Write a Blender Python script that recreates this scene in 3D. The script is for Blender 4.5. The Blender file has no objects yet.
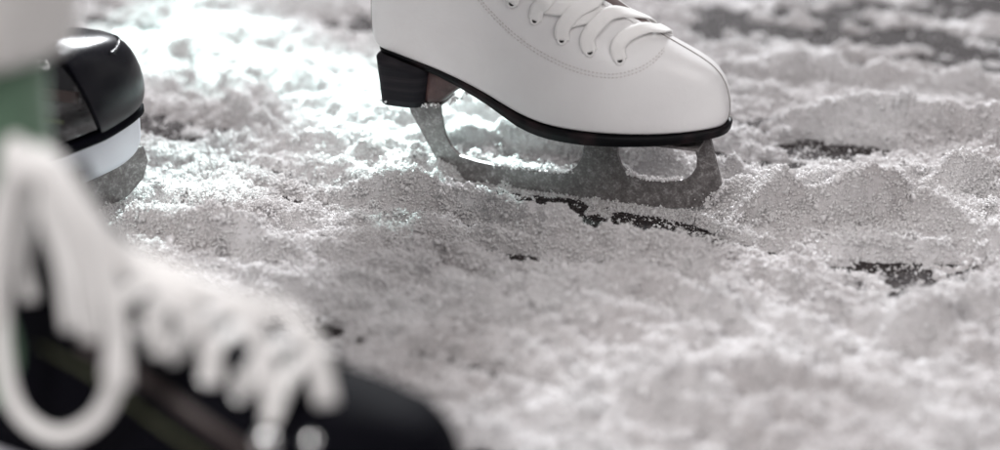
import bpy, bmesh, math, random
import numpy as np
from mathutils import Vector, Matrix
from mathutils.geometry import tessellate_polygon
from mathutils.bvhtree import BVHTree
from math import sin, cos, pi, radians

random.seed(7); rng = np.random.default_rng(11)
S = bpy.context.scene
C = S.collection

# ------------------------------------------------------------------ camera
H = .53; PITCH = radians(24)
cam_d = bpy.data.cameras.new('camera'); cam = bpy.data.objects.new('camera', cam_d); C.objects.link(cam)
cam.location = (0, 0, H); cam.rotation_euler = (radians(90) - PITCH, 0, 0)
cam_d.lens = 60; cam_d.sensor_width = 36; cam_d.clip_start = .02; cam_d.clip_end = 200
cam_d.dof.use_dof = True; cam_d.dof.focus_distance = 1.315; cam_d.dof.aperture_fstop = 1.9
S.camera = cam

def ray(u, v):
    a = (u - 500) * .0006; b = (225 - v) * .0006
    return np.array([a, cos(PITCH) + b * sin(PITCH), -sin(PITCH) + b * cos(PITCH)])
def ground(u, v, z=0.):
    d = ray(u, v); t = (z - H) / d[2]; return np.array([0, 0, H]) + t * d

# ------------------------------------------------------------------ materials
def mat(name, col, rough=.5, metal=0., spec=.5, coat=0., coat_rough=.1, bump=None, vary=None, sheen=0.):
    m = bpy.data.materials.new(name); m.use_nodes = True
    nt = m.node_tree; b = nt.nodes['Principled BSDF']
    b.inputs['Base Color'].default_value = (*col, 1); b.inputs['Roughness'].default_value = rough
    b.inputs['Metallic'].default_value = metal; b.inputs['Specular IOR Level'].default_value = spec
    b.inputs['Coat Weight'].default_value = coat; b.inputs['Coat Roughness'].default_value = coat_rough
    b.inputs['Sheen Weight'].default_value = sheen
    tc = nt.nodes.new('ShaderNodeTexCoord')
    if vary:                                   # (second colour, scale, low, high)
        n = nt.nodes.new('ShaderNodeTexNoise'); n.inputs['Scale'].default_value = vary[1]; n.inputs['Detail'].default_value = 6
        r = nt.nodes.new('ShaderNodeValToRGB'); r.color_ramp.elements[0].position = vary[2]; r.color_ramp.elements[1].position = vary[3]
        r.color_ramp.elements[0].color = (*col, 1); r.color_ramp.elements[1].color = (*vary[0], 1)
        nt.links.new(tc.outputs['Object'], n.inputs['Vector']); nt.links.new(n.outputs['Fac'], r.inputs['Fac'])
        nt.links.new(r.outputs['Color'], b.inputs['Base Color'])
    if bump:                                   # (scale, strength, distance)
        n = nt.nodes.new('ShaderNodeTexNoise'); n.inputs['Scale'].default_value = bump[0]; n.inputs['Detail'].default_value = 5
        k = nt.nodes.new('ShaderNodeBump'); k.inputs['Strength'].default_value = bump[1]; k.inputs['Distance'].default_value = bump[2]
        nt.links.new(tc.outputs['Object'], n.inputs['Vector']); nt.links.new(n.outputs['Fac'], k.inputs['Height'])
        nt.links.new(k.outputs['Normal'], b.inputs['Normal'])
    return m

M = {}
M['leather'] = mat('white_leather', (.80, .785, .78), .36, spec=.45, bump=(420, .12, .0006), vary=((.71, .69, .69), 14, .35, .75))
nt = M['leather'].node_tree; b_ = nt.nodes['Principled BSDF']; tc_ = nt.nodes.new('ShaderNodeTexCoord'); n_ = nt.nodes.new('ShaderNodeTexNoise'); n_.inputs['Scale'].default_value = 26; n_.inputs['Detail'].default_value = 3; n_.inputs['Distortion'].default_value = 1.5
k_ = nt.nodes.new('ShaderNodeBump'); k_.inputs['Strength'].default_value = .35; k_.inputs['Distance'].default_value = .0022
old = b_.inputs['Normal'].links[0].from_socket; nt.links.new(tc_.outputs['Object'], n_.inputs['Vector']); nt.links.new(n_.outputs['Fac'], k_.inputs['Height']); nt.links.new(old, k_.inputs['Normal']); nt.links.new(k_.outputs['Normal'], b_.inputs['Normal'])
M['leather_dark'] = mat('dark_seam_thread', (.16, .13, .12), .8)  # dark grey-brown thread of the seams
M['thread'] = mat('stitch_thread', (.60, .56, .55), .8)
M['sole'] = mat('black_sole_lacquer', (.004, .004, .005), .5, spec=.15, bump=(90, .15, .0006), vary=((.035, .02, .022), 40, .5, .8))
M['brown'] = mat('dark_brown_breast', (.055, .026, .026), .45, bump=(300, .5, .001), vary=((.11, .06, .055), 60, .4, .7))
M['tongue'] = mat('dark_lace_gaps', (.05, .022, .018), .8)  # dark brown stands in for the shaded gaps between the laces
M['lace'] = mat('white_cotton_lace', (.83, .81, .795), .85, sheen=.3, bump=(900, .5, .0006))
M['eyelet'] = mat('white_enamel_eyelet', (.8, .78, .77), .3)
M['hole'] = mat('eyelet_hole', (.012, .010, .010), .7)
M['black'] = mat('black_grained_leather', (.002, .002, .004), .65, spec=.05, bump=(300, .25, .0006))
M['cap'] = mat('black_rubbery_plastic', (.002, .002, .004), .7, spec=.05, bump=(160, .15, .0006))
M['cap_gloss'] = mat('glossy_black_toe_plastic', (.003, .003, .006), .27, spec=.35, bump=(120, .2, .0008))
M['vinyl'] = mat('black_patent_vinyl', (.003, .003, .004), .09, spec=.7, coat=.6, coat_rough=.04, bump=(26, .55, .004))
M['holder'] = mat('white_holder_plastic', (.66, .66, .71), .4)
M['chrome'] = mat('polished_metal', (.8, .8, .8), .18, metal=1)
M['gold'] = mat('olive_gold_trim', (.05, .055, .02), .5, metal=.2)
M['copper'] = mat('brown_side_panel', (.045, .032, .03), .4, metal=.2)
M['green'] = mat('green_knit', (.11, .19, .125), .95, sheen=.2, bump=(500, .4, .001))
M['cloth'] = mat('off_white_cloth', (.72, .70, .68), .95, sheen=.2, bump=(30, .5, .004))
M['skin'] = mat('skin', (.55, .33, .24), .5)

def steel():
    m = mat('frosted_steel', (.20, .185, .185), .42, metal=.75)
    nt = m.node_tree; b = nt.nodes['Principled BSDF']; tc = nt.nodes.new('ShaderNodeTexCoord')
    n = nt.nodes.new('ShaderNodeTexNoise'); n.inputs['Scale'].default_value = 210; n.inputs['Detail'].default_value = 9; n.inputs['Roughness'].default_value = .7
    n2 = nt.nodes.new('ShaderNodeTexNoise'); n2.inputs['Scale'].default_value = 600; n2.inputs['Detail'].default_value = 4
    mx = nt.nodes.new('ShaderNodeMath'); mx.operation = 'MULTIPLY_ADD'; mx.inputs[1].default_value = .5
    nt.links.new(tc.outputs['Object'], n.inputs['Vector']); nt.links.new(tc.outputs['Object'], n2.inputs['Vector'])
    nt.links.new(n2.outputs['Fac'], mx.inputs[0]); nt.links.new(n.outputs['Fac'], mx.inputs[2])
    r = nt.nodes.new('ShaderNodeValToRGB'); e = r.color_ramp.elements
    e[0].position = .62; e[0].color = (.13, .118, .116, 1); e[1].position = 1.; e[1].color = (.40, .385, .38, 1)
    e2 = e.new(.78); e2.color = (.185, .17, .168, 1)
    nt.links.new(mx.outputs[0], r.inputs['Fac']); nt.links.new(r.outputs['Color'], b.inputs['Base Color'])
    r2 = nt.nodes.new('ShaderNodeMapRange'); r2.inputs[1].default_value = .6; r2.inputs[2].default_value = .95; r2.inputs[3].default_value = .45; r2.inputs[4].default_value = 0
    nt.links.new(mx.outputs[0], r2.inputs[0]); nt.links.new(r2.outputs[0], b.inputs['Metallic'])
    k = nt.nodes.new('ShaderNodeBump'); k.inputs['Strength'].default_value = .2; k.inputs['Distance'].default_value = .0004
    nt.links.new(mx.outputs[0], k.inputs['Height']); nt.links.new(k.outputs['Normal'], b.inputs['Normal'])
    return m
M['steel'] = steel()

def heel_mat():
    m = mat('stacked_black_heel', (.012, .011, .014), .6, spec=.15)
    nt = m.node_tree; b = nt.nodes['Principled BSDF']; tc = nt.nodes.new('ShaderNodeTexCoord')
    mp = nt.nodes.new('ShaderNodeMapping'); mp.inputs['Scale'].default_value = (18, 18, 420); mp.inputs['Rotation'].default_value = (0, .12, 0)
    n = nt.nodes.new('ShaderNodeTexNoise'); n.inputs['Scale'].default_value = 1; n.inputs['Detail'].default_value = 4
    r = nt.nodes.new('ShaderNodeValToRGB'); e = r.color_ramp.elements
    e[0].position = .45; e[0].color = (.010, .009, .012, 1); e[1].position = .72; e[1].color = (.022, .019, .022, 1)
    k = nt.nodes.new('ShaderNodeBump'); k.inputs['Strength'].default_value = .5; k.inputs['Distance'].default_value = .0008
    L = nt.links.new
    L(tc.outputs['Object'], mp.inputs['Vector']); L(mp.outputs['Vector'], n.inputs['Vector']); L(n.outputs['Fac'], r.inputs['Fac'])
    L(r.outputs['Color'], b.inputs['Base Color']); L(n.outputs['Fac'], k.inputs['Height']); L(k.outputs['Normal'], b.inputs['Normal'])
    return m
M['heel'] = heel_mat()

def snow_mat(name, trans):
    m = bpy.data.materials.new(name); m.use_nodes = True; nt = m.node_tree; nt.nodes.clear(); L = nt.links.new
    out = nt.nodes.new('ShaderNodeOutputMaterial')
    tc = nt.nodes.new('ShaderNodeTexCoord'); n = nt.nodes.new('ShaderNodeTexNoise'); n.inputs['Scale'].default_value = 9; n.inputs['Detail'].default_value = 5
    r = nt.nodes.new('ShaderNodeValToRGB'); r.color_ramp.elements[0].position = .35; r.color_ramp.elements[1].position = .65
    r.color_ramp.elements[0].color = (.86, .835, .835, 1); r.color_ramp.elements[1].color = (.93, .915, .915, 1)
    L(tc.outputs['Object'], n.inputs['Vector']); L(n.outputs['Fac'], r.inputs['Fac'])
    d = nt.nodes.new('ShaderNodeBsdfDiffuse'); t = nt.nodes.new('ShaderNodeBsdfTranslucent'); g = nt.nodes.new('ShaderNodeBsdfGlossy')
    g.inputs['Roughness'].default_value = .5; g.inputs['Color'].default_value = (1, 1, 1, 1)
    L(r.outputs['Color'], d.inputs['Color']); L(r.outputs['Color'], t.inputs['Color'])
    m1 = nt.nodes.new('ShaderNodeMixShader'); m1.inputs[0].default_value = trans
    L(d.outputs[0], m1.inputs[1]); L(t.outputs[0], m1.inputs[2])
    fr = nt.nodes.new('ShaderNodeFresnel'); fr.inputs['IOR'].default_value = 1.31
    m2 = nt.nodes.new('ShaderNodeMixShader'); hf = nt.nodes.new('ShaderNodeMath'); hf.operation = 'MULTIPLY'; hf.inputs[1].default_value = .22; L(fr.outputs[0], hf.inputs[0]); L(hf.outputs[0], m2.inputs[0]); L(m1.outputs[0], m2.inputs[1]); L(g.outputs[0], m2.inputs[2])
    L(m2.outputs[0], out.inputs['Surface'])
    return m
M['grain'] = snow_mat('snow_crystals', .36)
M['snow'] = snow_mat('slush_with_crevice_shade', .2)
for e_, c_ in zip([n for n in M['snow'].node_tree.nodes if n.type == 'VALTORGB'][0].color_ramp.elements, ((.52, .49, .49, 1), (.74, .72, .725, 1))): e_.color = c_  # slush darkened so the colour carries crevice shade between crystals
def ice_mat():
    m = mat('dark_scratched_ice', (.018, .016, .020), .6, spec=.05)
    nt = m.node_tree; b = nt.nodes['Principled BSDF']; tc = nt.nodes.new('ShaderNodeTexCoord'); L = nt.links.new
    n = nt.nodes.new('ShaderNodeTexNoise'); n.inputs['Scale'].default_value = 330; n.inputs['Detail'].default_value = 6; n.inputs['Roughness'].default_value = .75
    r = nt.nodes.new('ShaderNodeValToRGB'); e = r.color_ramp.elements
    e[0].position = .42; e[0].color = (.010, .008, .010, 1); e[1].position = .72; e[1].color = (.13, .11, .105, 1)
    k = nt.nodes.new('ShaderNodeBump'); k.inputs['Strength'].default_value = .7; k.inputs['Distance'].default_value = .002
    L(tc.outputs['Object'], n.inputs['Vector']); L(n.outputs['Fac'], r.inputs['Fac']); L(r.outputs['Color'], b.inputs['Base Color'])
    L(n.outputs['Fac'], k.inputs['Height']); L(k.outputs['Normal'], b.inputs['Normal'])
    return m
M['ice'] = ice_mat()

# ------------------------------------------------------------------ object helpers
def link(name, me, m, parent=None, smooth=True):
    me.materials.append(m)
    if smooth:
        for p in me.polygons: p.use_smooth = True
    o = bpy.data.objects.new(name, me); C.objects.link(o)
    if parent: o.parent = parent
    return o
def from_bm(name, bm, m, parent=None, smooth=True):
    me = bpy.data.meshes.new(name); bm.normal_update(); bm.to_mesh(me); bm.free()
    return link(name, me, m, parent, smooth)
def thing(name, label, cat, loc, rz, group=None):
    o = bpy.data.objects.new(name, None); C.objects.link(o); o.empty_display_size = .05
    o.location = loc; o.rotation_euler = (0, 0, rz); o['label'] = label; o['category'] = cat
    if group: o['group'] = group
    return o
def mod(o, kind, **kw):
    k = o.modifiers.new(kind.lower(), kind)
    for a, b in kw.items(): setattr(k, a, b)
    return k
def catmull(pts, n=8):
    P = [np.array(p, float) for p in pts]; P = [2 * P[0] - P[1]] + P + [2 * P[-1] - P[-2]]; out = []
    for i in range(1, len(P) - 2):
        for k in range(n):
            t = k / n
            out.append(.5 * ((2 * P[i]) + (-P[i-1] + P[i+1]) * t + (2 * P[i-1] - 5 * P[i] + 4 * P[i+1] - P[i+2]) * t * t + (-P[i-1] + 3 * P[i] - 3 * P[i+1] + P[i+2]) * t ** 3))
    out.append(P[-2]); return np.array(out)
def band(bm, path, nrm, w, th, seg=8, taper=None):
    """flat ribbon with an elliptical section swept along path; nrm: direction its flat face looks"""
    P = np.asarray(path); n = len(P); rings = []
    for i in range(n):
        t = P[min(i+1, n-1)] - P[max(i-1, 0)]; t /= np.linalg.norm(t) + 1e-9
        nn = np.asarray(nrm[i] if np.ndim(nrm) == 2 else nrm, float); nn = nn - t * np.dot(nn, t); nn /= np.linalg.norm(nn) + 1e-9
        b = np.cross(t, nn); k = 1 if taper is None else taper[i]
        ring = []
        for j in range(seg):
            a = 2 * pi * j / seg; ca, sa = cos(a), sin(a)
            sx = abs(ca) ** .7 * (1 if ca > 0 else -1); sy = abs(sa) ** .7 * (1 if sa > 0 else -1)
            ring.append(bm.verts.new(Vector(P[i] + b * sx * w / 2 * k + nn * sy * th / 2 * k)))
        rings.append(ring)
    for i in range(n - 1):
        for j in range(seg): bm.faces.new((rings[i][j], rings[i][(j+1) % seg], rings[i+1][(j+1) % seg], rings[i+1][j]))
    bm.faces.new(rings[0][::-1]); bm.faces.new(rings[-1])
def extrude_profile(bm, pts, th, y0=0.):
    """closed polygon in (s, z), thickness th across y"""
    a = [bm.verts.new((p[0], y0 - th / 2, p[1])) for p in pts]; b = [bm.verts.new((p[0], y0 + th / 2, p[1])) for p in pts]
    n = len(pts)
    for tri in tessellate_polygon([[Vector((p[0], p[1], 0)) for p in pts]]):
        bm.faces.new([a[k] for k in tri]); bm.faces.new([b[k] for k in tri][::-1])
    for i in range(n): bm.faces.new((a[i], b[i], b[(i+1) % n], a[(i+1) % n]))
    bmesh.ops.recalc_face_normals(bm, faces=bm.faces)
def lerp_table(tab, x):
    xs = [t[0] for t in tab]; return np.interp(x, xs, [t[1] for t in tab])
def boot_rings(levels, sole, plan, n=72, grow=0.):
    """levels: (fade, z, back, front, width scale, heel bluntness, toe bluntness). sole(s) height, plan(u) half width"""
    rings = []
    for (f, zf, xb, xf, ws, kb, kf) in levels:
        xb -= grow; xf += grow; ring = []
        for j in range(n):
            th = 2 * pi * j / n; u = (1 - cos(th)) / 2; s = xb + (xf - xb) * u
            k = kb * (1 - u) + kf * u
            y = (plan(s) * ws + grow) * abs(sin(th)) ** k * (1 if sin(th) > 0 else -1)
            if j == 0 or 2 * j == n: y = 0
            ring.append((s, y, f * sole(s) + (1 - f) * zf + (grow if zf > levels[0][1] else 0)))
        rings.append(ring)
    return rings
def loft(bm, rings, cap0=True, cap1=True):
    V = [[bm.verts.new(p) for p in r] for r in rings]; n = len(V[0])
    for i in range(len(V) - 1):
        for j in range(n): bm.faces.new((V[i][j], V[i][(j+1) % n], V[i+1][(j+1) % n], V[i+1][j]))
    def cap(r):                                      # quad strips between mirrored points of the outline
        h = n // 2
        bm.faces.new((r[0], r[1], r[n-1]))
        for j in range(1, h - 1): bm.faces.new((r[j], r[j+1], r[n-j-1], r[n-j]))
        bm.faces.new((r[h-1], r[h], r[h+1]))
    if cap0: cap(V[0])
    if cap1: cap(V[-1])
    bmesh.ops.recalc_face_normals(bm, faces=bm.faces)
    return V
def bvh_of(o):
    dg = bpy.context.evaluated_depsgraph_get(); e = o.evaluated_get(dg); me = e.to_mesh()
    b = BVHTree.FromPolygons([v.co.copy() for v in me.vertices], [list(p.vertices) for p in me.polygons]); e.to_mesh_clear(); return b
def torus(bm, c, nrm, R, r, a=16, b=8):
    q = Vector((0, 0, 1)).rotation_difference(Vector(nrm)); V = []
    for i in range(a):
        t = 2 * pi * i / a; V.append([bm.verts.new(Vector(c) + q @ Vector(((R + r * cos(p)) * cos(t), (R + r * cos(p)) * sin(t), r * sin(p)))) for p in [2 * pi * j / b for j in range(b)]])
    for i in range(a):
        for j in range(b): bm.faces.new((V[i][j], V[(i+1) % a][j], V[(i+1) % a][(j+1) % b], V[i][(j+1) % b]))
def disc(bm, c, nrm, R, th=.0006, a=16):
    q = Vector((0, 0, 1)).rotation_difference(Vector(nrm))
    A = [bm.verts.new(Vector(c) + q @ Vector((R * cos(2*pi*i/a), R * sin(2*pi*i/a), th))) for i in range(a)]
    B = [bm.verts.new(Vector(c) + q @ Vector((R * cos(2*pi*i/a), R * sin(2*pi*i/a), -th))) for i in range(a)]
    bm.faces.new(A); bm.faces.new(B[::-1])
    for i in range(a): bm.faces.new((A[i], B[i], B[(i+1) % a], A[(i+1) % a]))

# ================================================================== FIGURE SKATE
YAW = radians(-19.5)
FO = ground(570, 196) + np.array([cos(YAW), sin(YAW), 0]) * .14; FO[2] = 0
fs = thing('figure_skate', 'white leather figure skate with laces, black heeled sole and steel blade, standing on the ice', 'ice skate', FO, YAW)
FM = Matrix.Translation(Vector(FO)) @ Matrix.Rotation(YAW, 4, 'Z'); FI = FM.inverted()
def fsole(s):
    return lerp_table([(-.32, .1145), (-.285, .1125), (-.265, .1085), (-.245, .1035), (-.225, .0965), (-.205, .0885), (-.19, .0818), (-.175, .076), (-.16, .0722), (-.145, .0705), (-.125, .0705), (-.10, .0712), (-.07, .073), (-.04, .0758), (-.01, .080)], s)
def fplan(s):
    return lerp_table([(-.32, .030), (-.29, .030), (-.27, .0295), (-.23, .0265), (-.20, .0265), (-.16, .034), (-.12, .041), (-.09, .0425), (-.06, .0415), (-.03, .037), (0, .033)], s)
FL = [
 (1., .112, -.2985, -.0160, .97, .62, .62), (.93, .115, -.3005, -.0140, 1.0, .62, .62), (.75, .115, -.3035, -.0125, 1.02, .62, .62), (.55, .119, -.3060, -.0130, 1.01, .64, .62),
 (.36, .124, -.3078, -.0155, .99, .66, .62), (.20, .1275, -.3088, -.0205, .96, .70, .64), (.09, .1300, -.3094, -.0285, .93, .72, .68), (.03, .1335, -.3096, -.0400, .90, .74, .74),
 (0, .1385, -.3097, -.0545, .87, .75, .82), (0, .1460, -.3096, -.0705, .83, .75, .92), (0, .1540, -.3092, -.0870, .81, .76, .98), (0, .1640, -.3080, -.1040, .80, .76, 1.0),
 (0, .1750, -.3055, -.1230, .81, .76, .98), (0, .1900, -.3015, -.1460, .84, .78, .92), (0, .2100, -.2970, -.1670, .90, .8, .85), (0, .2400, -.2960, -.1850, 1.0, .85, .8), (0, .2800, -.3000, -.1930, 1.12, .85, .8), (0, .3100, -.3040, -.1950, 1.18, .85, .8)]
bm = bmesh.new(); loft(bm, boot_rings(FL, fsole, fplan), True, False)
upper = from_bm('upper', bm, M['leather'], fs); mod(upper, 'SUBSURF', levels=1, render_levels=2); mod(upper, 'SOLIDIFY', thickness=.0025, offset=-1)
bpy.context.view_layer.update()
BV = bvh_of(upper)
def side_hit(s, z, near=True):
    y = -.2 if near else .2
    r = BV.ray_cast(Vector((s, y, z)), Vector((0, -1 if y > 0 else 1, 0)))
    return (r[0], r[1]) if r[0] else (Vector((s, 0, z)), Vector((0, 0, 1)))
def px_hit(u, v):                                   # a point of the boot's skin, traced from the photograph
    o = FI @ Vector((0, 0, H)); d = FI.to_3x3() @ Vector(ray(u, v)).normalized(); r = BV.ray_cast(o, d)
    return (r[0], r[1]) if r[0] else (None, None)
def top_hit(s, y):
    r = BV.ray_cast(Vector((s, y, .5 if s > -.19 else .5)), Vector((0, 0, -1))); return (r[0], r[1]) if r[0] else (None, None)
def near_hit(p):
    r = BV.find_nearest(Vector(p)); return r[0], r[1]
# sole
def sole_ring(dz, grow, n=96):
    out = []
    for j in range(n):
        th = 2 * pi * j / n; u = (1 - cos(th)) / 2; s = -.3000 - grow + (.2865 + 2 * grow) * u
        y = (fplan(s) * .99 + grow) * abs(sin(th)) ** .62 * (1 if sin(th) > 0 else -1)
        if j == 0 or 2 * j == n: y = 0
        thick = lerp_table([(-.3, .005), (-.25, .005), (-.22, .0065), (-.17, .0100), (-.13, .0095), (-.05, .0078), (-.01, .0068)], s)
        out.append((s, y, fsole(s) + .0004 - thick * dz))
    return out
bm = bmesh.new(); loft(bm, [sole_ring(0, .0005), sole_ring(.04, .0016), sole_ring(.2, .0021), sole_ring(.55, .0019), sole_ring(.62, .0013), sole_ring(.9, .0014), sole_ring(1, .0004)])
from_bm('sole', bm, M['sole'], fs)
# heel, a stacked block with a brown front face
def heel_block(s0, s1f, shrink, z0, z1, n=40, inset=0.):
    rings = []
    for k in range(7):
        t = k / 6; ring = []
        for j in range(n):
            th = 2 * pi * j / n; cx = cos(th); sy = sin(th)
            a = abs(cx) ** .55 * (1 if cx > 0 else -1); b = abs(sy) ** .55 * (1 if sy > 0 else -1)
            f1 = s1f - .006 * t; c0 = s0 + .003 * t
            s = (c0 + f1) / 2 + a * (f1 - c0) / 2; y = b * (.0305 - .0035 * t - inset)
            ztop = fsole(s) - .0045
            ring.append((s, y, ztop + (z1 + .0006 - ztop) * t))
        rings.append(ring)
    return rings
bm = bmesh.new(); loft(bm, heel_block(-.3005, -.252, 0, 0, .0690)); from_bm('heel', bm, M['heel'], fs)
bm = bmesh.new()
R2 = []
for k in range(7):                                   # the concave brown breast filling the angle under the waist
    t = k / 6; ring = []
    for j in range(40):
        th = 2 * pi * j / 40; a = abs(cos(th)) ** .6 * (1 if cos(th) > 0 else -1); b = abs(sin(th)) ** .6 * (1 if sin(th) > 0 else -1)
        f1 = -.216 - .028 * t ** .8; s = (-.262 + f1) / 2 + a * (f1 + .262) / 2; zt = fsole(s) - .0045
        ring.append((s, b * (.0215 - .003 * t), zt + (.0735 - zt) * t))
    R2.append(ring)
loft(bm, R2); from_bm('heel_breast', bm, M['brown'], fs)
# blade: runner with three stanchions, mounting plates and toe end
bl = [(-.2830, .0730), (-.2775, .0560), (-.2665, .0369), (-.2560, .0180), (-.2600, .0080), (-.2590, .0035), (-.2480, .0012), (-.2268, .0002), (-.19, -.0008), (-.1145, -.0008), (-.08, .0002), (-.055, .0022), (-.0370, .0055), (-.0300, .0072), (-.0275, .0118), (-.0235, .0128), (-.0225, .0190), (-.0165, .0255), (-.0160, .0290),
      (-.0210, .0450), (-.0265, .0645), (-.0440, .0630), (-.0390, .0571), (-.0362, .0480), (-.0365, .0400), (-.0405, .0320), (-.0475, .0270), (-.0640, .0240), (-.0800, .0236), (-.0915, .0265), (-.0975, .0330), (-.1005, .0410), (-.1012, .0500), (-.1000, .0610),
      (-.1310, .0610), (-.1285, .0460), (-.1300, .0360), (-.1345, .0275), (-.1420, .0212), (-.1520, .0193), (-.1750, .0185), (-.2004, .0188), (-.2200, .0203), (-.2354, .0232), (-.2430, .0300), (-.2476, .0393), (-.2500, .0500), (-.2515, .0600), (-.2520, .0730)]
bm = bmesh.new(); extrude_profile(bm, bl, .0042)
blade = from_bm('blade', bm, M['steel'], fs, False)
bm = bmesh.new(); bmesh.ops.create_cube(bm, size=1, matrix=Matrix.Translation((-.083, 0, .0625)) @ Matrix.Diagonal((.104, .046, .0022, 1)))
bmesh.ops.bevel(bm, geom=bm.edges[:], offset=.0008, segments=2); mp = from_bm('mounting_plate', bm, M['steel'], blade, False); mp.rotation_euler = (0, 0, 0)
bm = bmesh.new(); bmesh.ops.create_cube(bm, size=1, matrix=Matrix.Translation((-.268, 0, .0702)) @ Matrix.Diagonal((.044, .034, .0022, 1)))
bmesh.ops.bevel(bm, geom=bm.edges[:], offset=.0008, segments=2); from_bm('mounting_plate', bm, M['steel'], blade, False)
# eyelets
EY = [(512, 3), (535, 20), (562, 40), (590, 52), (620, 60)]
hits = [px_hit(*e) for e in EY]
p0, p1 = hits[0][0], hits[1][0]
for k in (1, 2, 3): # rows further up the instep, above the frame
    a = p0 + (p0 - p1) * k * 1.05; hits.insert(0, near_hit((a.x, a.y, a.z + .002 * k * k)))
far = [near_hit((h[0].x + .004, -h[0].y, h[0].z)) for h in hits]
for (p, nv) in hits + far:
    bm = bmesh.new(); torus(bm, p + nv * .0004, nv, .0031, .0011, 20, 8); e = from_bm('eyelet', bm, M['eyelet'], fs)
    bm = bmesh.new(); disc(bm, p + nv * .0004, nv, .0024, .0005); from_bm('hole', bm, M['hole'], e)
# tongue and throat: dark brown strip painting in the shaded gaps between laces
def ribbon_on_top(s0, s1, w0, w1, lift, n=30, m=8):
    bmx = bmesh.new(); rows = []
    for i in range(n + 1):
        t = i / n; s = s0 + (s1 - s0) * t; w = w0 + (w1 - w0) * t; r0, r1 = top_hit(s, 0)
        row = []
        for j in range(m + 1):
            y = (j / m * 2 - 1) * w; p, nv = top_hit(s, y)
            if p is None: p, nv = r0, r1
            row.append(bmx.verts.new(p + nv * lift))
        rows.append(row)
    for i in range(n):
        for j in range(m): bmx.faces.new((rows[i][j], rows[i][j+1], rows[i+1][j+1], rows[i+1][j]))
    bmesh.ops.recalc_face_normals(bmx, faces=bmx.faces)
    return bmx
bm = ribbon_on_top(-.076, -.165, .0075, .0135, .0006); tg = from_bm('tongue', bm, M['tongue'], fs); mod(tg, 'SOLIDIFY', thickness=.0012, offset=1)
for sgn in (-1, 1):                                  # raised edges of the lacing facings
    pts = []; nn = []
    for t in np.linspace(0, 1, 26):
        s = -.080 - .085 * t; p, nv = top_hit(s, sgn * (.006 + .008 * t))
        if p is not None: pts.append(np.array(p + nv * .0009)); nn.append(np.array(nv))
    bm = bmesh.new(); band(bm, pts, np.array(nn), .0042, .0026); from_bm('facing_edge', bm, M['leather'], fs)
# laces: each comes out of its near eyelet, climbs forward over the ridge and drops to the far side
def lace_path(px, lifts, farpt):
    pts = []; nn = []
    for (u, v), l in zip(px, lifts):
        p, nv = px_hit(u, v)
        if p is None: continue
        pts.append(np.array(p + nv * l)); nn.append(np.array(nv))
    for (s, y, l) in farpt:
        p, nv = near_hit((s, y, .30)) if False else top_hit(s, y)
        if p is None: continue
        pts.append(np.array(p + nv * l)); nn.append(np.array(nv))
    return pts, nn
LP = [
 ([(566, 22), (584, 18), (604, 16)], [.002, .0022, .002], [], .0080),
 ([(545, 6), (562, 8), (580, 8), (600, 4)], [.002, .0025, .0025, .002], [], .0085),
 ([(512, 3), (516, -8)], [.0, .002], [(-.172, .0, .004), (-.166, .014, .003)], .0080),
 ([(535, 20), (539, 8), (550, -4)], [.0, .0028, .004], [(-.150, .004, .005), (-.146, .016, .003)], .0082),
 ([(562, 40), (564, 27), (576, 12), (594, 2)], [.0, .0030, .0045, .0045], [(-.122, .003, .005), (-.117, .018, .003)], .0085),
 ([(590, 52), (588, 39), (597, 26), (613, 15), (632, 10), (646, 13)], [.0, .0028, .0045, .0048, .0045, .004], [(-.086, .010, .003), (-.083, .020, .0025)], .0082),
 ([(620, 60), (618, 47), (627, 37), (644, 31), (658, 32)], [.0, .0026, .0038, .0040, .0035], [(-.070, .010, .003), (-.071, .020, .0022)], .0078),
]
bm = bmesh.new()
for px, lf, fp, w in LP:
    pts, nn = lace_path(px, lf, fp)
    if len(pts) < 3: 
        if len(pts) < 2: continue
    P = catmull(pts, 7); N = catmull(nn, 7); band(bm, P, N, w * 1.42, .0021, 10)
lc = from_bm('lace', bm, M['lace'], fs)
# stitching
def stitches(px, gap, ln, off):
    q = catmull([(a, b, 0) for a, b in px], 40); d = np.concatenate([[0], np.cumsum(np.linalg.norm(np.diff(q, axis=0), axis=1))])
    for x in np.arange(0, d[-1], gap):
        c = [np.interp(x + k, d, q[:, 0]) for k in (0, ln)]; e = [np.interp(x + k, d, q[:, 1]) for k in (0, ln)]
        a, na = px_hit(c[0], e[0] + off); b, nb = px_hit(c[1], e[1] + off)
        if a is None or b is None or (a - b).length > .01: continue
        band(bm, [np.array(a + na * .0001), np.array((a + b) / 2 + na * .0004), np.array(b + nb * .0001)], np.array([list(na)] * 3), .0007, .0006, 6)
bm = bmesh.new()
st = [(478, -4), (492, 12), (507, 27), (524, 41), (545, 54), (568, 65), (592, 72), (615, 74), (636, 69), (652, 60), (664, 48)]
stitches(st, 4.0, 2.2, 0); stitches(st, 4.0, 2.2, 3.6)
from_bm('stitching', bm, M['thread'], fs)
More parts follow.
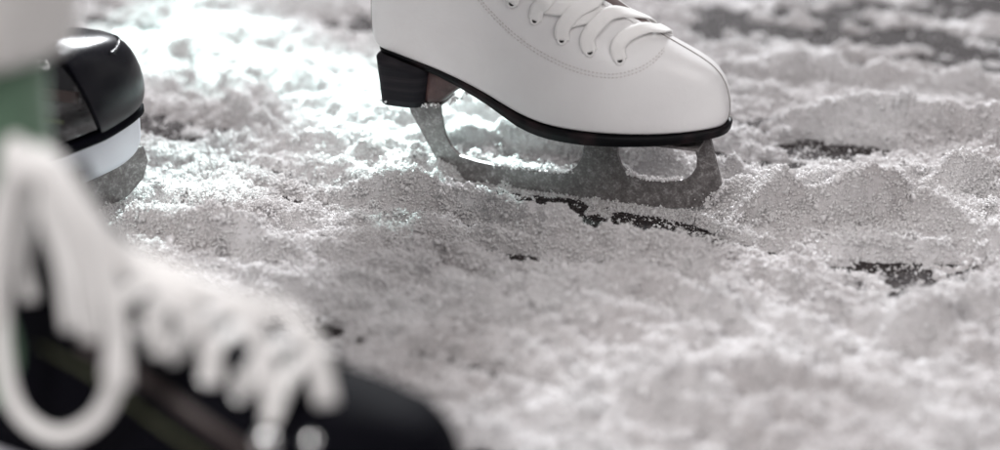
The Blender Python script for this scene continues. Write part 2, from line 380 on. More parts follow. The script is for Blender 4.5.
# centre seam over the toe
bm = bmesh.new(); pts = []; nn = []
for t in np.linspace(0, 1, 44):
    s = -.078 + .066 * t; p, nv = top_hit(s, -.0012)
    if p is not None and nv.z > .12: pts.append(np.array(p + nv * .0001)); nn.append(np.array(nv))
for z in np.linspace(.118, .083, 16):
    r = BV.ray_cast(Vector((.1, -.0012, z)), Vector((-1, 0, 0)))
    if r[0] and r[0].z < pts[-1][2] - .001: pts.append(np.array(r[0] + r[1] * .0001)); nn.append(np.array(r[1]))
band(bm, pts, np.array(nn), .0008, .0008, 6)
from_bm('toe_seam', bm, M['leather_dark'], fs)
bm = bmesh.new(); band(bm, [p + np.array((0, .0013, 0)) for p in pts], np.array(nn), .0022, .0010, 8); from_bm('seam_lip', bm, M['leather'], fs)
# thin dark piping up the back of the heel
bm = bmesh.new(); pts = []; nn = []
for z in np.linspace(.114, .30, 40):
    r = BV.ray_cast(Vector((-.4, -.004, z)), Vector((1, 0, 0)))
    if r[0]: pts.append(np.array(r[0])); nn.append(np.array(r[1]))
band(bm, pts, np.array(nn), .0012, .0012, 6); from_bm('back_seam', bm, M['leather_dark'], fs)

# ================================================================== HOCKEY SKATES
def hsole(s): return lerp_table([(-.30, .090), (-.20, .082), (-.12, .076), (-.05, .0755), (0, .078)], s)
def hplan(s): return lerp_table([(-.30, .031), (-.25, .032), (-.19, .030), (-.13, .038), (-.09, .043), (-.05, .043), (-.02, .040), (0, .038)], s)
HL = [(1, .085, -.288, -.004, .95, .6, .5), (.85, .1, -.291, .000, 1, .6, .5), (.6, .11, -.294, .001, 1.03, .6, .5), (.35, .118, -.297, -.001, 1.02, .62, .52), (.15, .124, -.298, -.006, .98, .66, .55), (.05, .128, -.298, -.014, .92, .7, .6),
      (0, .131, -.298, -.026, .86, .72, .68), (0, .134, -.297, -.042, .80, .72, .76), (0, .139, -.296, -.062, .76, .72, .85), (0, .146, -.294, -.088, .74, .74, .9), (0, .153, -.291, -.116, .74, .76, .92), (0, .162, -.286, -.146, .77, .78, .92),
      (0, .175, -.280, -.174, .83, .8, .9), (0, .194, -.276, -.198, .92, .82, .85), (0, .218, -.276, -.211, 1.02, .85, .8), (0, .235, -.282, -.215, 1.08, .85, .8)]
def hockey_skate(label, loc, yaw, front_laces=True, tilt=0., scale=1.):
    t = thing('hockey_skate', label, 'ice skate', loc, yaw); t.rotation_euler = (tilt, 0, yaw); t.scale = (scale,) * 3
    bm = bmesh.new(); loft(bm, boot_rings(HL, hsole, hplan), True, False)
    b = from_bm('boot', bm, M['black'] if front_laces else M['vinyl'], t); mod(b, 'SUBSURF', levels=1, render_levels=2); mod(b, 'SOLIDIFY', thickness=.004, offset=-1)
    # toe cap with a moulded crest line
    bm = bmesh.new(); loft(bm, boot_rings(HL, hsole, hplan, 96, .0028), True, False)
    bmesh.ops.bisect_plane(bm, geom=bm.verts[:] + bm.edges[:] + bm.faces[:], plane_co=(-.062, 0, .1), plane_no=Vector((1, 0, .35)), clear_inner=True)
    capm = M['cap'] if front_laces else M['cap_gloss']
    cp = from_bm('toe_cap', bm, capm, t); mod(cp, 'SOLIDIFY', thickness=.003, offset=-1); mod(cp, 'BEVEL', width=.001, segments=2, limit_method='ANGLE'); mod(cp, 'SUBSURF', levels=1, render_levels=1)
    bpy.context.view_layer.update(); bb = bvh_of(b); bc = bvh_of(cp)
    def P(s, z, side, lift):
        r = bb.ray_cast(Vector((s, -.2 * side, z)), Vector((0, side, 0)))
        return (np.array(r[0] + r[1] * lift), np.array(r[1])) if r[0] else (None, None)
    def T(bv, s, y, lift):
        r = bv.ray_cast(Vector((s, y, .5)), Vector((0, 0, -1)))
        return (np.array(r[0] + r[1] * lift), np.array(r[1])) if r[0] else (None, None)
    bm = bmesh.new(); pts = []; nn = []                # raised crest around the front of the cap
    for a in np.linspace(-1.25, 1.25, 40):
        p, n_ = T(bc, -.045 + .034 * cos(a), .031 * sin(a), .0002)
        if p is not None: pts.append(p); nn.append(n_)
    band(bm, pts, np.array(nn), .0022, .0016, 8); from_bm('crest', bm, capm, cp)
    # outsole
    bm = bmesh.new()
    def ring(dz, g):
        out = []
        for j in range(72):
            th = 2 * pi * j / 72; u = (1 - cos(th)) / 2; s = -.289 - g + (.288 + 2 * g) * u; y = (hplan(s) * .97 + g) * abs(sin(th)) ** .52 * (1 if sin(th) > 0 else -1)
            if j in (0, 36): y = 0
            out.append((s, y, hsole(s) + .0008 - dz))
        return out
    loft(bm, [ring(0, .001), ring(.0015, .003), ring(.005, .003), ring(.0065, .001)]); from_bm('outsole', bm, M['black'], t)
    # white blade holder: two towers joined by a bridge
    bm = bmesh.new(); secs = []
    for (s, w) in [(-.285, .006), (-.275, .016), (-.25, .021), (-.215, .019), (-.19, .010), (-.16, .009), (-.135, .011), (-.11, .020), (-.07, .025), (-.03, .025), (-.008, .019), (.006, .006)]:
        top = hsole(s) - .0045
        low = lerp_table([(-.285, .040), (-.27, .030), (-.2, .028), (-.05, .0275), (-.01, .031), (.006, .043)], s)
        up = top if (s < -.20 or s > -.125) else low + .012
        r = []
        for j in range(20):
            a = 2 * pi * j / 20; cz = (sin(a) + 1) / 2; ww = .0065 + (w - .0065) * cz ** 1.5 if w > .0065 else w
            r.append((s, ww * abs(cos(a)) ** .4 * (1 if cos(a) > 0 else -1), low + (up - low) * (abs(sin(a)) ** .5 * (1 if sin(a) > 0 else -1) + 1) / 2))
        secs.append(r)
    V = [[bm.verts.new(p) for p in r] for r in secs]
    for i in range(len(V) - 1):
        for j in range(20): bm.faces.new((V[i][j], V[i][(j+1) % 20], V[i+1][(j+1) % 20], V[i+1][j]))
    bm.faces.new(V[0]); bm.faces.new(V[-1][::-1]); bmesh.ops.recalc_face_normals(bm, faces=bm.faces)
    h = from_bm('blade_holder', bm, M['holder'], t); mod(h, 'SUBSURF', levels=1, render_levels=2)
    bm = bmesh.new()
    pr = [(-.283, .034), (-.288, .020), (-.283, .009), (-.265, .003), (-.22, .0), (-.08, 0), (-.035, .002), (-.010, .007), (.0045, .016), (.010, .028), (.007, .040), (-.004, .040), (-.05, .032), (-.2, .032)]
    extrude_profile(bm, pr, .0035); from_bm('steel_runner', bm, M['steel'], t, False)
    # tongue: padded flap standing out of the throat
    bm = bmesh.new(); pts = []; nn = []
    for s in np.linspace(-.068, -.180, 18):
        p, n_ = T(bb, s, 0, .003); pts.append(p); nn.append(n_)
    pts += [np.array((-.207, 0, .215)), np.array((-.213, 0, .24))]; nn += [np.array((1., 0, .1))] * 2
    band(bm, catmull(pts, 3), catmull(nn, 3), .046, .010, 16); from_bm('tongue', bm, M['black'], t)
    # side graphics
    for side in (1, -1):
        for nm, mt, a0, a1, w in (('trim_line', M['gold'], (-.225, .150), (-.085, .094), .0030), ('side_stripe', M['copper'], (-.20, .155), (-.070, .106), .008)):
            pts = []; nn = []
            for k in np.linspace(0, 1, 24):
                p, n_ = P(a0[0] + (a1[0] - a0[0]) * k, a0[1] + (a1[1] - a0[1]) * k, side, .0004)
                if p is not None: pts.append(p); nn.append(n_)
            bm = bmesh.new(); band(bm, pts, np.array(nn), w, .0012, 8); from_bm(nm, bm, mt, t)
    # eyelets and lace rows
    rows = []
    for k in range(6):
        a = k / 5; s = -.087 - .097 * a; z = lerp_table([(-.184, .178), (-.16, .160), (-.13, .147), (-.10, .138), (-.076, .1255)], s)
        rows.append((s, z))
    for side in (1, -1):
        for (s, z) in rows:
            p, n_ = P(s, z, side, .0005)
            if p is None: continue
            bm = bmesh.new(); torus(bm, p, n_, .0032, .0011); from_bm('eyelet', bm, M['chrome'], t)
    if front_laces:
        bm = bmesh.new()
        for i, (s, z) in enumerate(rows):
            p, n_ = P(s, z, 1, .003); q, m_ = P(s, z, -1, .003)
            ds = .010 + random.uniform(-.004, .006)
            A = [p, p + n_ * .004 + np.array((ds * .4, 0, .004))]; NA = [n_, n_]
            for yy in (-.014, 0, .014):
                pp, n2 = T(bb, s + ds * (.8 + yy * 30), yy, .013 + random.uniform(-.003, .004)); A.append(pp); NA.append(n2)
            A += [q + m_ * .004, q]; NA += [m_, m_]
            band(bm, catmull(A, 6), catmull(NA, 6), .0088, .0022, 10)
            if i < 5:                                  # crossing strand
                s2, z2 = rows[i+1]; q2, m2 = P(s2, z2, -1, .004); mid, n3 = T(bb, (s + s2) / 2, 0, .008)
                band(bm, catmull([p, mid, q2], 10), catmull([n_, n3, m2], 10), .0085, .0026, 10)
        from_bm('lace', bm, M['lace'], t)
    return t
mid = ground(112, 210, 0); my = radians(50)
hockey_skate('glossy black hockey skate toe with white blade holder, standing behind the blurred laced skate', mid + np.array([cos(my), sin(my), 0]) * .027, my, False, scale=1.12)
near_yaw = radians(-17)
NL = np.array((-.023, .69, 0))
bpy.context.view_layer.update()
fg = hockey_skate('blurred black hockey skate with white laces tied in a hanging bow, nearest the camera', NL, near_yaw, scale=.93)
# the bow: loops and tails drooping down the near side of the ankle
BVF = bvh_of([c for c in fg.children if c.name.startswith('boot')][0])
GM = Matrix.Translation(Vector(NL)) @ Matrix.Rotation(near_yaw, 4, 'Z') @ Matrix.Scale(.93, 4); GI = GM.inverted()
def fpx(u, v, off):                                   # a point in the plane y = -off of the near skate
    o = GI @ Vector((0, 0, H)); d = GI.to_3x3() @ Vector(ray(u, v)); t = (-off - o.y) / d.y; return np.array(o + d * t)
bm = bmesh.new()
bow = [
 ([(30, 165), (12, 210), (2, 280), (2, 350), (18, 410), (58, 436), (100, 415), (118, 360), (106, 290), (84, 225), (52, 170)], .050, .0095),
 ([(40, 160), (70, 190), (96, 240), (112, 300), (120, 350), (121, 385)], .060, .0100),
 ([(30, 158), (52, 175), (92, 215), (130, 265), (175, 300), (200, 330)], .052, .0095),
 ([(22, 150), (6, 190), (-8, 250), (-14, 320)], .055, .0100),
 ([(50, 165), (45, 210), (62, 265), (70, 330)], .044, .0085),
 ([(34, 150), (60, 168), (100, 230), (150, 275), (215, 300), (262, 330)], .047, .0090),
 ([(20, 165), (28, 215), (22, 262), (30, 300)], .040, .0085),
 ([(45, 158), (80, 200), (104, 250), (116, 320), (112, 380)], .055, .0105), ([(38, 165), (64, 215), (84, 280), (92, 340)], .057, .010), ([(140, 275), (178, 298), (205, 335), (214, 384)], .046, .0105), ([(190, 285), (235, 305), (262, 345), (270, 398)], .045, .0105), ([(225, 300), (280, 310), (312, 345), (327, 404)], .044, .0110), ([(150, 300), (160, 325), (160, 355)], .046, .0095), ([(130, 268), (210, 292), (290, 318), (318, 350)], .040, .0095),
 ([(60, 180), (105, 235), (150, 262), (200, 285), (250, 305)], .040, .010),
]
for px, off, w in bow:
    A = [fpx(u, v, off) for u, v in px]; band(bm, catmull(A, 8), np.array((.25, -1., .25)), w, .0030, 10)
kn = fpx(34, 160, .050)
band(bm, catmull([kn + np.array((-.012, 0, .004)), kn + np.array((0, -.006, 0)), kn + np.array((.013, 0, -.006))], 8), np.array((0, -1., .2)), .017, .012, 12)
from_bm('bow', bm, M['lace'], fg)

for u, v, R_ in ((267, 440, .0075), (312, 441, .006)):
    o = GI @ Vector((0, 0, H)); d = (GI.to_3x3() @ Vector(ray(u, v))).normalized(); rr = BVF.ray_cast(o, d)
    if rr[0]:
        bm = bmesh.new(); q = Vector((0, 0, 1)).rotation_difference(rr[1])
        bmesh.ops.create_uvsphere(bm, u_segments=20, v_segments=12, radius=R_, matrix=Matrix.Translation(rr[0]) @ q.to_matrix().to_4x4() @ Matrix.Diagonal((1, 1, .75, 1)))
        from_bm('rivet', bm, M['chrome'], fg)
# leg of the wearer: shin, sock and trouser cuff
pl = thing('person', 'leg in a green sock and loose off-white trousers, standing in the nearest skate', 'person', (0, 0, 0), 0)
ax = fpx(-32, 150, 0); axw = np.array(GM @ Vector(ax)); axw[2] = 0
pl.location = axw
def tube_rings(prof, lean=(0, 0), n=40, wob=0.):
    rings = []
    for (z, r, k) in prof:
        rings.append([(lean[0] * (z - .2) + r * (1 + wob * sin(3 * 2 * pi * j / n + z * 30)) * cos(2 * pi * j / n), lean[1] * (z - .2) + r * k * sin(2 * pi * j / n), z) for j in range(n)])
    return rings
def tube(name, prof, m, par, wob=0., caps=True, lean=(0, 0)):
    bm = bmesh.new(); V = [[bm.verts.new(p) for p in r] for r in tube_rings(prof, lean, 40, wob)]
    for i in range(len(V) - 1):
        for j in range(40): bm.faces.new((V[i][j], V[i][(j+1) % 40], V[i+1][(j+1) % 40], V[i+1][j]))
    if caps: bm.faces.new(V[0][::-1]); bm.faces.new(V[-1])
    return from_bm(name, bm, m, par)
body = tube('leg', [(.11, .030, 1), (.15, .032, 1), (.22, .033, 1.05), (.32, .042, 1.1), (.42, .052, 1.1), (.5, .055, 1.1), (.58, .052, 1.1)], M['skin'], pl); mod(body, 'SUBSURF', levels=1, render_levels=1)
tube('sock', [(.105, .034, 1), (.15, .036, 1), (.185, .0375, 1), (.22, .0395, 1), (.26, .041, 1.05), (.32, .047, 1.1), (.36, .049, 1.1)], M['green'], pl, .012, False)
tr = tube('trouser', [(.288, .052, 1), (.286, .0565, 1), (.292, .0585, 1), (.302, .061, 1), (.32, .066, 1.0), (.38, .072, 1), (.47, .078, 1), (.585, .082, 1)], M['cloth'], pl, .02, False)

# ================================================================== ICE AND SNOW
X0, X1, Y0, Y1, STEP = -.92, .92, .39, 2.55, .002
nx = int((X1 - X0) / STEP) + 1; ny = int((Y1 - Y0) / STEP) + 1
gx = np.linspace(X0, X1, nx); gy = np.linspace(Y0, Y1, ny); GX, GY = np.meshgrid(gx, gy)
fx = np.fft.fftfreq(nx, STEP); fy = np.fft.fftfreq(ny, STEP); FX, FY = np.meshgrid(fx, fy)
def gnoise(sig, ax=1., ang=0.):
    c, s_ = cos(ang), sin(ang); U = FX * c + FY * s_; W = -FX * s_ + FY * c
    f = np.exp(-2 * (pi ** 2) * sig ** 2 * ((U * ax) ** 2 + W ** 2)); n = np.fft.ifft2(np.fft.fft2(rng.standard_normal((ny, nx))) * f).real
    return n / n.std()
def polydist(px, zz=0.):
    P = [ground(u, v, zz)[:2] for u, v in px]; D = np.full(GX.shape, 9.); side = np.zeros(GX.shape); T = np.zeros(GX.shape); L = len(P) - 1
    for i in range(L):
        a = P[i]; b = P[i+1]; d = b - a; t = np.clip(((GX - a[0]) * d[0] + (GY - a[1]) * d[1]) / (d @ d), 0, 1)
        qx = a[0] + t * d[0]; qy = a[1] + t * d[1]; dd = np.hypot(GX - qx, GY - qy); k = dd < D
        D[k] = dd[k]; side[k] = (GY - qy)[k]; T[k] = ((i + t) / L)[k]
    return D, side, T
base = .0040 + .003 * np.clip((1.02 - GY) / .15, 0, 1) + .0016 * gnoise(.040, 2.2, .35) + 0.0056 * (np.abs(gnoise(.017, 2.2, -.45)) ** .75 - .75) + .0034 * (np.abs(gnoise(.008, 1.6, -.2)) ** .75 - .75) + .0014 * np.abs(gnoise(.0042)) + .0030 * gnoise(.0075, 7., -.5)
hgt = base.copy()
# (polyline in the photograph, height, width towards camera, width away)
RIDGES = [
 ([(325, 186), (370, 184), (410, 185), (440, 189), (480, 196), (518, 213), (564, 227), (611, 239), (658, 245), (700, 258), (745, 271)], (.0140, .0125), .015, .013),
 ([(740, 268), (800, 285), (860, 300)], .007, .018, .025),
 ([(695, 200), (727, 190), (760, 192), (790, 208), (830, 216), (873, 209), (909, 209), (949, 220), (1000, 232)], .0145, .016, .016),
 ([(690, 232), (745, 236), (775, 246), (810, 262), (825, 277)], .010, .014, .018),
 ([(735, 200), (790, 208), (850, 214), (905, 205)], .014, .014, .02),
 ([(730, 120), (800, 112), (880, 110), (960, 120), (1040, 135)], .020, .020, .030),
 ([(700, 72), (800, 66), (900, 72), (1010, 84)], .014, .018, .03),
 ([(720, 52), (830, 50), (940, 40)], .010, .02, .03),
 ([(700, 300), (760, 325), (815, 350)], .013, .014, .02),
 ([(470, 290), (530, 312), (600, 345), (650, 370)], .008, .012, .03),
 ([(560, 290), (640, 290), (760, 300)], .008, .02, .03),
 ([(350, 150), (390, 153), (430, 158)], .011, .010, .012),
 ([(200, 70), (240, 100), (290, 130), (350, 142)], .014, .012, .03),
 ([(270, 60), (330, 90), (380, 100)], .008, .02, .03),
 ([(110, 215), (160, 222), (215, 232), (270, 245)], .012, .014, .025),
 ([(380, 300), (450, 310), (520, 330)], .007, .015, .02),
 ([(440, 135), (500, 132), (570, 140), (640, 150), (690, 160)], .016, .016, .03),
 ([(600, 400), (700, 380), (820, 390), (960, 400)], .008, .025, .03),
 ([(900, 330), (960, 300), (1020, 290)], .012, .02, .03),
 ([(150, 4), (190, 3), (235, 3)], .016, .03, .04), ([(280, 0), (330, 0), (360, -4)], .015, .025, .04),
 ([(940, 180), (1000, 170), (1060, 175)], .014, .02, .03),
 ([(720, 165), (760, 178), (830, 190)], .010, .012, .02),
]
wob = gnoise(.012)
for px, h, wf, wb in RIDGES:
    hm = h[0] if isinstance(h, tuple) else h
    D, sd, T = polydist(px, hm * .85 + .004)
    if isinstance(h, tuple): h = h[0] + (h[1] - h[0]) * T
    W = np.where(sd < 0, wf * .66, wb * .78) * (1 + .22 * wob); e = np.clip(np.minimum(T, 1 - T) / .12, 0, 1)
    hgt += 1.45 * h * (1 + .15 * wob) * np.exp(-(D / W) ** 2 * 1.4) * (.35 + .65 * e)
# hollows where the dark ice shows (polyline, depth, width)
HOLLOWS = [
 ([(478, 193), (510, 201), (560, 212), (620, 225), (680, 236), (740, 252), (800, 268)], .017),
 ([(826, 272), (880, 279), (925, 281), (976, 266)], .025), ([(850, 292), (925, 294)], .020),
 ([(785, 178), (800, 160), (850, 148), (895, 154)], .013), ([(745, 134), (768, 134)], .007), ([(878, 192), (910, 198)], .006), ([(870, 72), (960, 74)], .010), ([(430, 243), (480, 252), (540, 263), (600, 270)], .005),
]
# places where the snow only dusts the ice (polyline, depth, width)
THIN = [
 ([(720, 20), (830, 34), (900, 48), (1010, 40)], .013, .05), ([(700, -5), (860, 6), (1010, 4)], .0085, .10), ([(95, 20), (150, 24), (180, 12)], .012, .03), ([(330, 12), (370, 30)], .010, .03),
 ([(750, 130), (830, 150), (900, 160)], .010, .030), ([(905, 124), (950, 126)], .009, .014), ([(985, 206), (1000, 210)], .010, .012), ([(700, 110), (760, 120)], .006, .03),
 ([(270, 204), (340, 214)], .004, .018), ([(300, 250), (370, 262), (440, 270)], .0025, .022),
 ([(190, 88), (230, 118), (290, 146)], .009, .012), ([(520, 322), (590, 352), (660, 380)], .008, .010), ([(470, 385), (560, 390)], .004, .014),
 ([(880, 374), (915, 384)], .008, .012), ([(425, 318), (455, 326)], .004, .012), ([(170, 330), (240, 320)], .004, .014),
 ([(640, 300), (710, 330)], .005, .012), ([(560, 430), (700, 436)], .002, .02),
]
for px, h, w in THIN:
    D, sd, T = polydist(px); hgt -= h * np.exp(-(D / (w * (1 + .3 * wob))) ** 2 * 1.3)
hgt += .0013 * gnoise(.0030) * np.clip(1 - hgt / .010, 0, 1)
# curved skate tracks scored through the slush
for px, h, w in [([(180, 60), (230, 106), (300, 146), (400, 168)], .010, .008), ([(440, 268), (520, 318), (620, 362), (760, 410)], .009, .009), ([(720, 60), (850, 92), (1010, 112)], .004, .006), ([(640, 280), (720, 316), (840, 384)], .009, .009), ([(880, 300), (960, 330), (1040, 380)], .008, .009), ([(420, 360), (560, 400), (700, 440)], .008, .010), ([(230, 240), (400, 290), (560, 360)], .0035, .006), ([(760, 210), (900, 196), (1010, 160)], .004, .006)]:
    D, sd, T = polydist(px); hgt += -h * np.exp(-(D / w) ** 2) + h * .6 * np.exp(-((D - w * 2) / w) ** 2)
nz = gnoise(.006) + .7 * gnoise(.0025)
for px, w in HOLLOWS:
    D, sd, T = polydist(px); e = np.clip(np.minimum(T, 1 - T) / .2, 0, 1) ** .5
    lim = -.0025 + .0022 * nz + np.maximum(D - w * e * (1 + .25 * wob), 0) * np.where(sd < 0, 1.5 if px[0] == (478, 193) else .8, 1.5)
    hgt = np.minimum(hgt, lim)
# hemispherical clumps piled on top (a cauliflower surface)
smooth = hgt.copy()
def splat(n, r0, r1, bury, keep):
    global hgt
    xs = rng.uniform(X0, X1, n); ys = Y0 + (Y1 - Y0) * rng.random(n); rs = r0 + (r1 - r0) * rng.random(n) ** 2
    for x, y, r in zip(xs, ys, rs):
        i = int((x - X0) / STEP); j = int((y - Y0) / STEP); b = smooth[j, i]
        if b < keep: continue
        k = int(r / STEP) + 1; i0, i1, j0, j1 = max(0, i - k), min(nx, i + k + 1), max(0, j - k), min(ny, j + k + 1)
        q = r * r - (GX[j0:j1, i0:i1] - x) ** 2 - (GY[j0:j1, i0:i1] - y) ** 2
        z = b - r * bury + np.sqrt(np.maximum(q, 0)) * .85
        hgt[j0:j1, i0:i1] = np.where(q > 0, np.maximum(hgt[j0:j1, i0:i1], z), hgt[j0:j1, i0:i1])
splat(880, .005, .012, .6, .001); smooth = .5 * smooth + .5 * hgt
splat(8100, .003, .0065, .5, .0005); smooth = .4 * smooth + .6 * hgt
splat(56000, .002, .0038, .3, -.0015)
for px, w in HOLLOWS[:4]:
    D, sd, T = polydist(px); e = np.clip(np.minimum(T, 1 - T) / .2, 0, 1) ** .5
    hgt = np.minimum(hgt, -.0016 + .0026 * nz + np.maximum(D - w * e * .95 * (1 + .3 * wob), 0) * np.where(sd < 0, 1.3, 1.6))
hgt += .0004 * gnoise(.0022)
# the blade has cut a slot: no snow piled through boots and holders
def carve(pts, w, top):
    global hgt
    D = np.full(GX.shape, 9.)
    for a, b in zip(pts[:-1], pts[1:]):
        a = np.array(a); b = np.array(b); d = b - a; t = np.clip(((GX - a[0]) * d[0] + (GY - a[1]) * d[1]) / (d @ d), 0, 1); D = np.minimum(D, np.hypot(GX - a[0] - t * d[0], GY - a[1] - t * d[1]))
    lim = top + np.maximum(D - w, 0) * 1.1; hgt = np.minimum(hgt, lim)
fd = np.array([cos(YAW), sin(YAW)]); fn = np.array([-sin(YAW), cos(YAW)])
carve([FO[:2] + fd * -.212 - fn * .012, FO[:2] + fd * -.03 - fn * .014], .020, .0012)
md = np.array([cos(my), sin(my)]); mo = (mid[:2] + md * .027)
carve([mo - md * .3, mo + md * .01], .004, .006)

idx = np.arange(nx * ny).reshape(ny, nx)
keepf = (np.maximum(np.maximum(hgt[:-1, :-1], hgt[1:, :-1]), np.maximum(hgt[:-1, 1:], hgt[1:, 1:])) > -.002)
q = np.stack([idx[:-1, :-1], idx[:-1, 1:], idx[1:, 1:], idx[1:, :-1]], -1)[keepf].reshape(-1, 4)
def np_mesh(name, co, quads):
    me = bpy.data.meshes.new(name); me.vertices.add(len(co)); me.vertices.foreach_set('co', co.astype(np.float32).ravel())
    me.loops.add(quads.size); me.loops.foreach_set('vertex_index', quads.astype(np.int32).ravel())
    me.polygons.add(len(quads)); me.polygons.foreach_set('loop_start', np.arange(0, quads.size, 4, dtype=np.int32))
    return me
me = np_mesh('packed_snow', np.stack([GX, GY, hgt], -1).reshape(-1, 3), q); me.update(calc_edges=True); me.polygons.foreach_set('use_smooth', np.ones(len(q), bool))
me.materials.append(M['snow']); sn = bpy.data.objects.new('snow', me); C.objects.link(sn); sn['kind'] = 'stuff'; sn['label'] = 'scraped white snow heaped in clumps and ridges over the dark ice'; sn['category'] = 'snow'
# loose crystals, gathered in drifts and bare packed patches
dens = np.clip(.70 + .22 * gnoise(.010, 1.5, .3) + .15 * gnoise(.004), .35, 1)
gy_, gx_ = np.gradient(hgt, STEP); slope = np.minimum(np.sqrt(1 + gx_ ** 2 + gy_ ** 2), 3.2)
def grains(n, r0, r1, ylo, yhi, thin, lift):
    y = rng.uniform(ylo, yhi, n); half = .40 * y + .07; x = (rng.random(n) * 2 - 1) * np.minimum(half, .90)
    a = (x - X0) / STEP; b = (y - Y0) / STEP; i = np.minimum(a.astype(int), nx - 2); j = np.minimum(b.astype(int), ny - 2); a -= i; b -= j
    h = hgt[j, i] * (1 - a) * (1 - b) + hgt[j, i+1] * a * (1 - b) + hgt[j+1, i] * (1 - a) * b + hgt[j+1, i+1] * a * b
    sl = slope[j, i]; keep = rng.random(n) < sl / 3.2; x, y, h, i, j = x[keep], y[keep], h[keep], i[keep], j[keep]; n = len(x)
    on = h > .0006; k = (on & (rng.random(n) < dens[j, i])) | (rng.random(n) < np.clip(thin * .6 + (h + .0035) / .004 * .55, thin * .6, .62) * dens[j, i]); x, y, h, on = x[k], y[k], h[k], on[k]; m = len(x)
    r = r0 + (r1 - r0) * rng.random(m) ** 3
    z = np.maximum(h, 0) + r * rng.uniform(-.55, lift, m)
    cube = np.array([(-1, -1, -1), (1, -1, -1), (1, 1, -1), (-1, 1, -1), (-1, -1, 1), (1, -1, 1), (1, 1, 1), (-1, 1, 1)], float) * .62
    v = cube[None] * rng.uniform(.6, 1.2, (m, 1, 3)) + rng.uniform(-.28, .28, (m, 8, 3))
    qn = rng.standard_normal((m, 4)); qn /= np.linalg.norm(qn, axis=1, keepdims=True); w, a, b, c = qn.T
    R = np.stack([1-2*(b*b+c*c), 2*(a*b-c*w), 2*(a*c+b*w), 2*(a*b+c*w), 1-2*(a*a+c*c), 2*(b*c-a*w), 2*(a*c-b*w), 2*(b*c+a*w), 1-2*(a*a+b*b)], -1).reshape(m, 3, 3)
    v = np.einsum('nij,nkj->nki', R, v) * r[:, None, None] + np.stack([x, y, z], -1)[:, None]
    f = np.array([(0, 3, 2, 1), (4, 5, 6, 7), (0, 1, 5, 4), (1, 2, 6, 5), (2, 3, 7, 6), (3, 0, 4, 7)])
    return v.reshape(-1, 3), (f[None] + (np.arange(m) * 8)[:, None, None]).reshape(-1, 4)
parts = [grains(1250000, .0004, .0016, 1.02, 1.60, .22, 1.0), grains(170000, .0006, .0015, .78, 1.02, .2, .7), grains(130000, .0009, .002, 1.60, 2.3, .2, .8), grains(14000, .002, .0042, .8, 2.2, .03, .6)]
def crumbs(n, ylo, yhi):                               # crumbly lumps, each a heap of crystals
    cy_ = rng.uniform(ylo, yhi, n); cx_ = (rng.random(n) * 2 - 1) * (.34 * cy_ + .04); R = .0020 + .0058 * rng.random(n) ** 2.5; k = np.clip((R / .0011) ** 2 * 1.3, 5, 70).astype(int); rep = np.repeat(np.arange(n), k); m = len(rep)
    d = rng.standard_normal((m, 3)); d /= np.linalg.norm(d, axis=1, keepdims=True); d *= (R[rep] * rng.uniform(.55, 1.08, m))[:, None]; d[:, 2] = np.abs(d[:, 2]) * .85
    i = ((cx_ - X0) / STEP).astype(int); j = ((cy_ - Y0) / STEP).astype(int); ok = (hgt[j, i] > .001)[rep]
    c = np.stack([cx_[rep], cy_[rep], np.maximum(hgt[j, i], 0)[rep]], -1) + d; c = c[ok]; m = len(c); r = rng.uniform(.0006, .0014, m)
    cube = np.array([(-1, -1, -1), (1, -1, -1), (1, 1, -1), (-1, 1, -1), (-1, -1, 1), (1, -1, 1), (1, 1, 1), (-1, 1, 1)], float) * .62
    v = cube[None] * rng.uniform(.7, 1.25, (m, 1, 3)) + rng.uniform(-.3, .3, (m, 8, 3)); a = rng.uniform(0, 6.28, m); t = rng.uniform(0, 6.28, m)
    x, y, z = v[..., 0].copy(), v[..., 1].copy(), v[..., 2].copy(); ca, sa = np.cos(a)[:, None], np.sin(a)[:, None]; x, y = x * ca - y * sa, x * sa + y * ca; ca, sa = np.cos(t)[:, None], np.sin(t)[:, None]; y, z = y * ca - z * sa, y * sa + z * ca
    v = np.stack([x, y, z], -1) * r[:, None, None] + c[:, None]
    f = np.array([(0, 3, 2, 1), (4, 5, 6, 7), (0, 1, 5, 4), (1, 2, 6, 5), (2, 3, 7, 6), (3, 0, 4, 7)])
    return v.reshape(-1, 3), (f[None] + (np.arange(m) * 8)[:, None, None]).reshape(-1, 4)
parts.append(crumbs(8500, .85, 2.1))
co = np.concatenate([p[0] for p in parts]); off = np.cumsum([0] + [len(p[0]) for p in parts[:-1]]); fc = np.concatenate([p[1] + o for p, o in zip(parts, off)])
me = np_mesh('snow_crystals', co, fc); me.update(calc_edges=True); me.materials.append(M['grain'])
gr = bpy.data.objects.new('snow_crystals', me); C.objects.link(gr); gr['kind'] = 'stuff'; gr.parent = sn
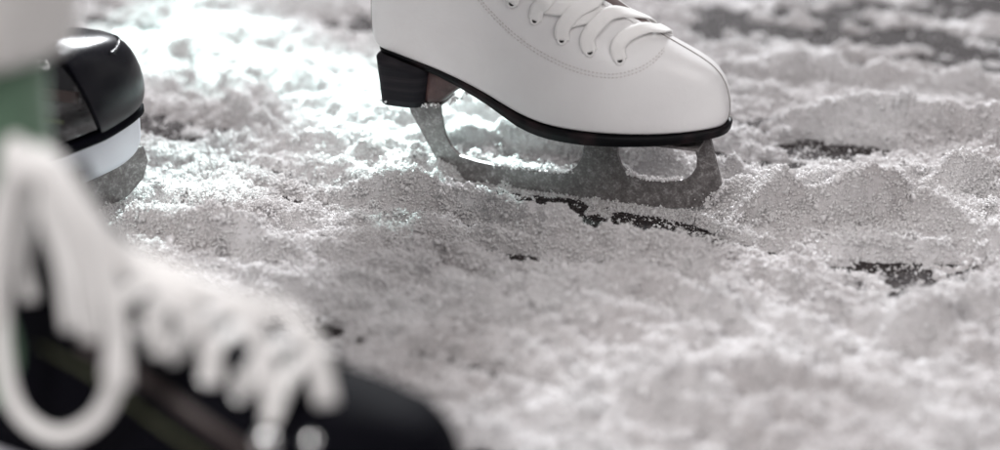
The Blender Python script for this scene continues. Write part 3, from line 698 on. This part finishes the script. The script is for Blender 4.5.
# snow stuck along the top of the runner and on the blade's toe end
def clump(name, pts, par, m, n, spread, r0, r1):
    bm = bmesh.new(); P = catmull(pts, 12)
    for _ in range(n):
        p = P[rng.integers(len(P))] + rng.normal(0, 1, 3) * spread; r = rng.uniform(r0, r1)
        g = bmesh.ops.create_icosphere(bm, subdivisions=1, radius=r, matrix=Matrix.Translation(Vector(p)))
        for v in g['verts']: v.co += Vector(rng.uniform(-.35, .35, 3) * r)
    return from_bm(name, bm, m, par, False)
clump('frost', [(-.205, 0, .0190), (-.175, 0, .0188), (-.15, 0, .0197), (-.139, 0, .0225)], blade, M['grain'], 240, np.array((.001, .0012, .0008)), .0005, .0014)
clump('frost', [(-.092, 0, .0300), (-.084, 0, .0255), (-.065, 0, .0248), (-.05, 0, .0280)], blade, M['grain'], 190, np.array((.001, .0012, .0007)), .0005, .0014)
clump('frost', [(-.030, 0, .010), (-.024, 0, .016), (-.016, 0, .024)], blade, M['grain'], 170, np.array((.002, .0014, .002)), .0006, .0015)
clump('frost', [(-.298, -.022, .0715), (-.27, -.024, .0712), (-.252, -.02, .0715), (-.235, -.018, .076), (-.222, -.016, .086)], blade, M['grain'], 60, np.array((.002, .003, .0009)), .0005, .0013)
# ice sheet
bm = bmesh.new(); bmesh.ops.create_grid(bm, x_segments=2, y_segments=2, size=1, matrix=Matrix.Translation((0, 8, 0)) @ Matrix.Diagonal((14, 10, 1, 1)))
ice = from_bm('ice', bm, M['ice'], None, False); ice['kind'] = 'structure'

# ================================================================== LIGHT
w = bpy.data.worlds.new('World'); S.world = w; w.use_nodes = True
bg = w.node_tree.nodes['Background']; bg.inputs['Color'].default_value = (.98, .96, 1, 1); bg.inputs['Strength'].default_value = .20
def aim(o, p): o.rotation_euler = (Vector(p) - o.location).to_track_quat('-Z', 'Y').to_euler()
def area(name, loc, to, size, power, col):
    l = bpy.data.lights.new(name, 'AREA'); l.shape = 'DISK'; l.size = size; l.energy = power; l.color = col
    o = bpy.data.objects.new(name, l); C.objects.link(o); o.location = loc; aim(o, to); return o
def spot(name, loc, to, power, ang, blend, col, rad=.02):
    l = bpy.data.lights.new(name, 'SPOT'); l.energy = power; l.spot_size = radians(ang); l.spot_blend = blend; l.color = col; l.shadow_soft_size = rad
    o = bpy.data.objects.new(name, l); C.objects.link(o); o.location = loc; aim(o, to); return o
area('back_lamp', (.6, 6.5, 3.6), (0, 1.3, 0), 1.2, 600, (.94, .97, 1))
area('overhead_lamp', (-.3, 2.6, 3.0), (0, 1.3, 0), 1.8, 30, (1, .97, .97))
area('front_lamp', (1.3, -.7, 2.1), (0, 1.3, 0), 1.2, 27, (1, .97, .96))
area('lace_fill', (-1.0, -.5, 1.5), (-.2, .8, .1), .7, 26, (1, .98, .97))  # added fill light that brightens the nearest skate's laces
cy = (.74, 1., .97)  # tint of the spots added to throw bright patches on the snow
g1 = ground(215, 55); spot('patch_spot', (-1.4, 3.2, 1.3), g1, 1700, 6.0, .9, cy)
g2 = ground(425, 134); spot('patch_spot', (-.5, 2.9, .9), g2, 1500, 8.2, 1., cy)
g3 = ground(160, 205); spot('patch_spot', (.1, 2.7, .9), g3, 420, 5.5, .9, cy)

S.view_settings.view_transform = 'Standard'; S.view_settings.look = 'None'; S.view_settings.gamma = 1; S.view_settings.exposure = 0
S.render.engine = 'CYCLES'
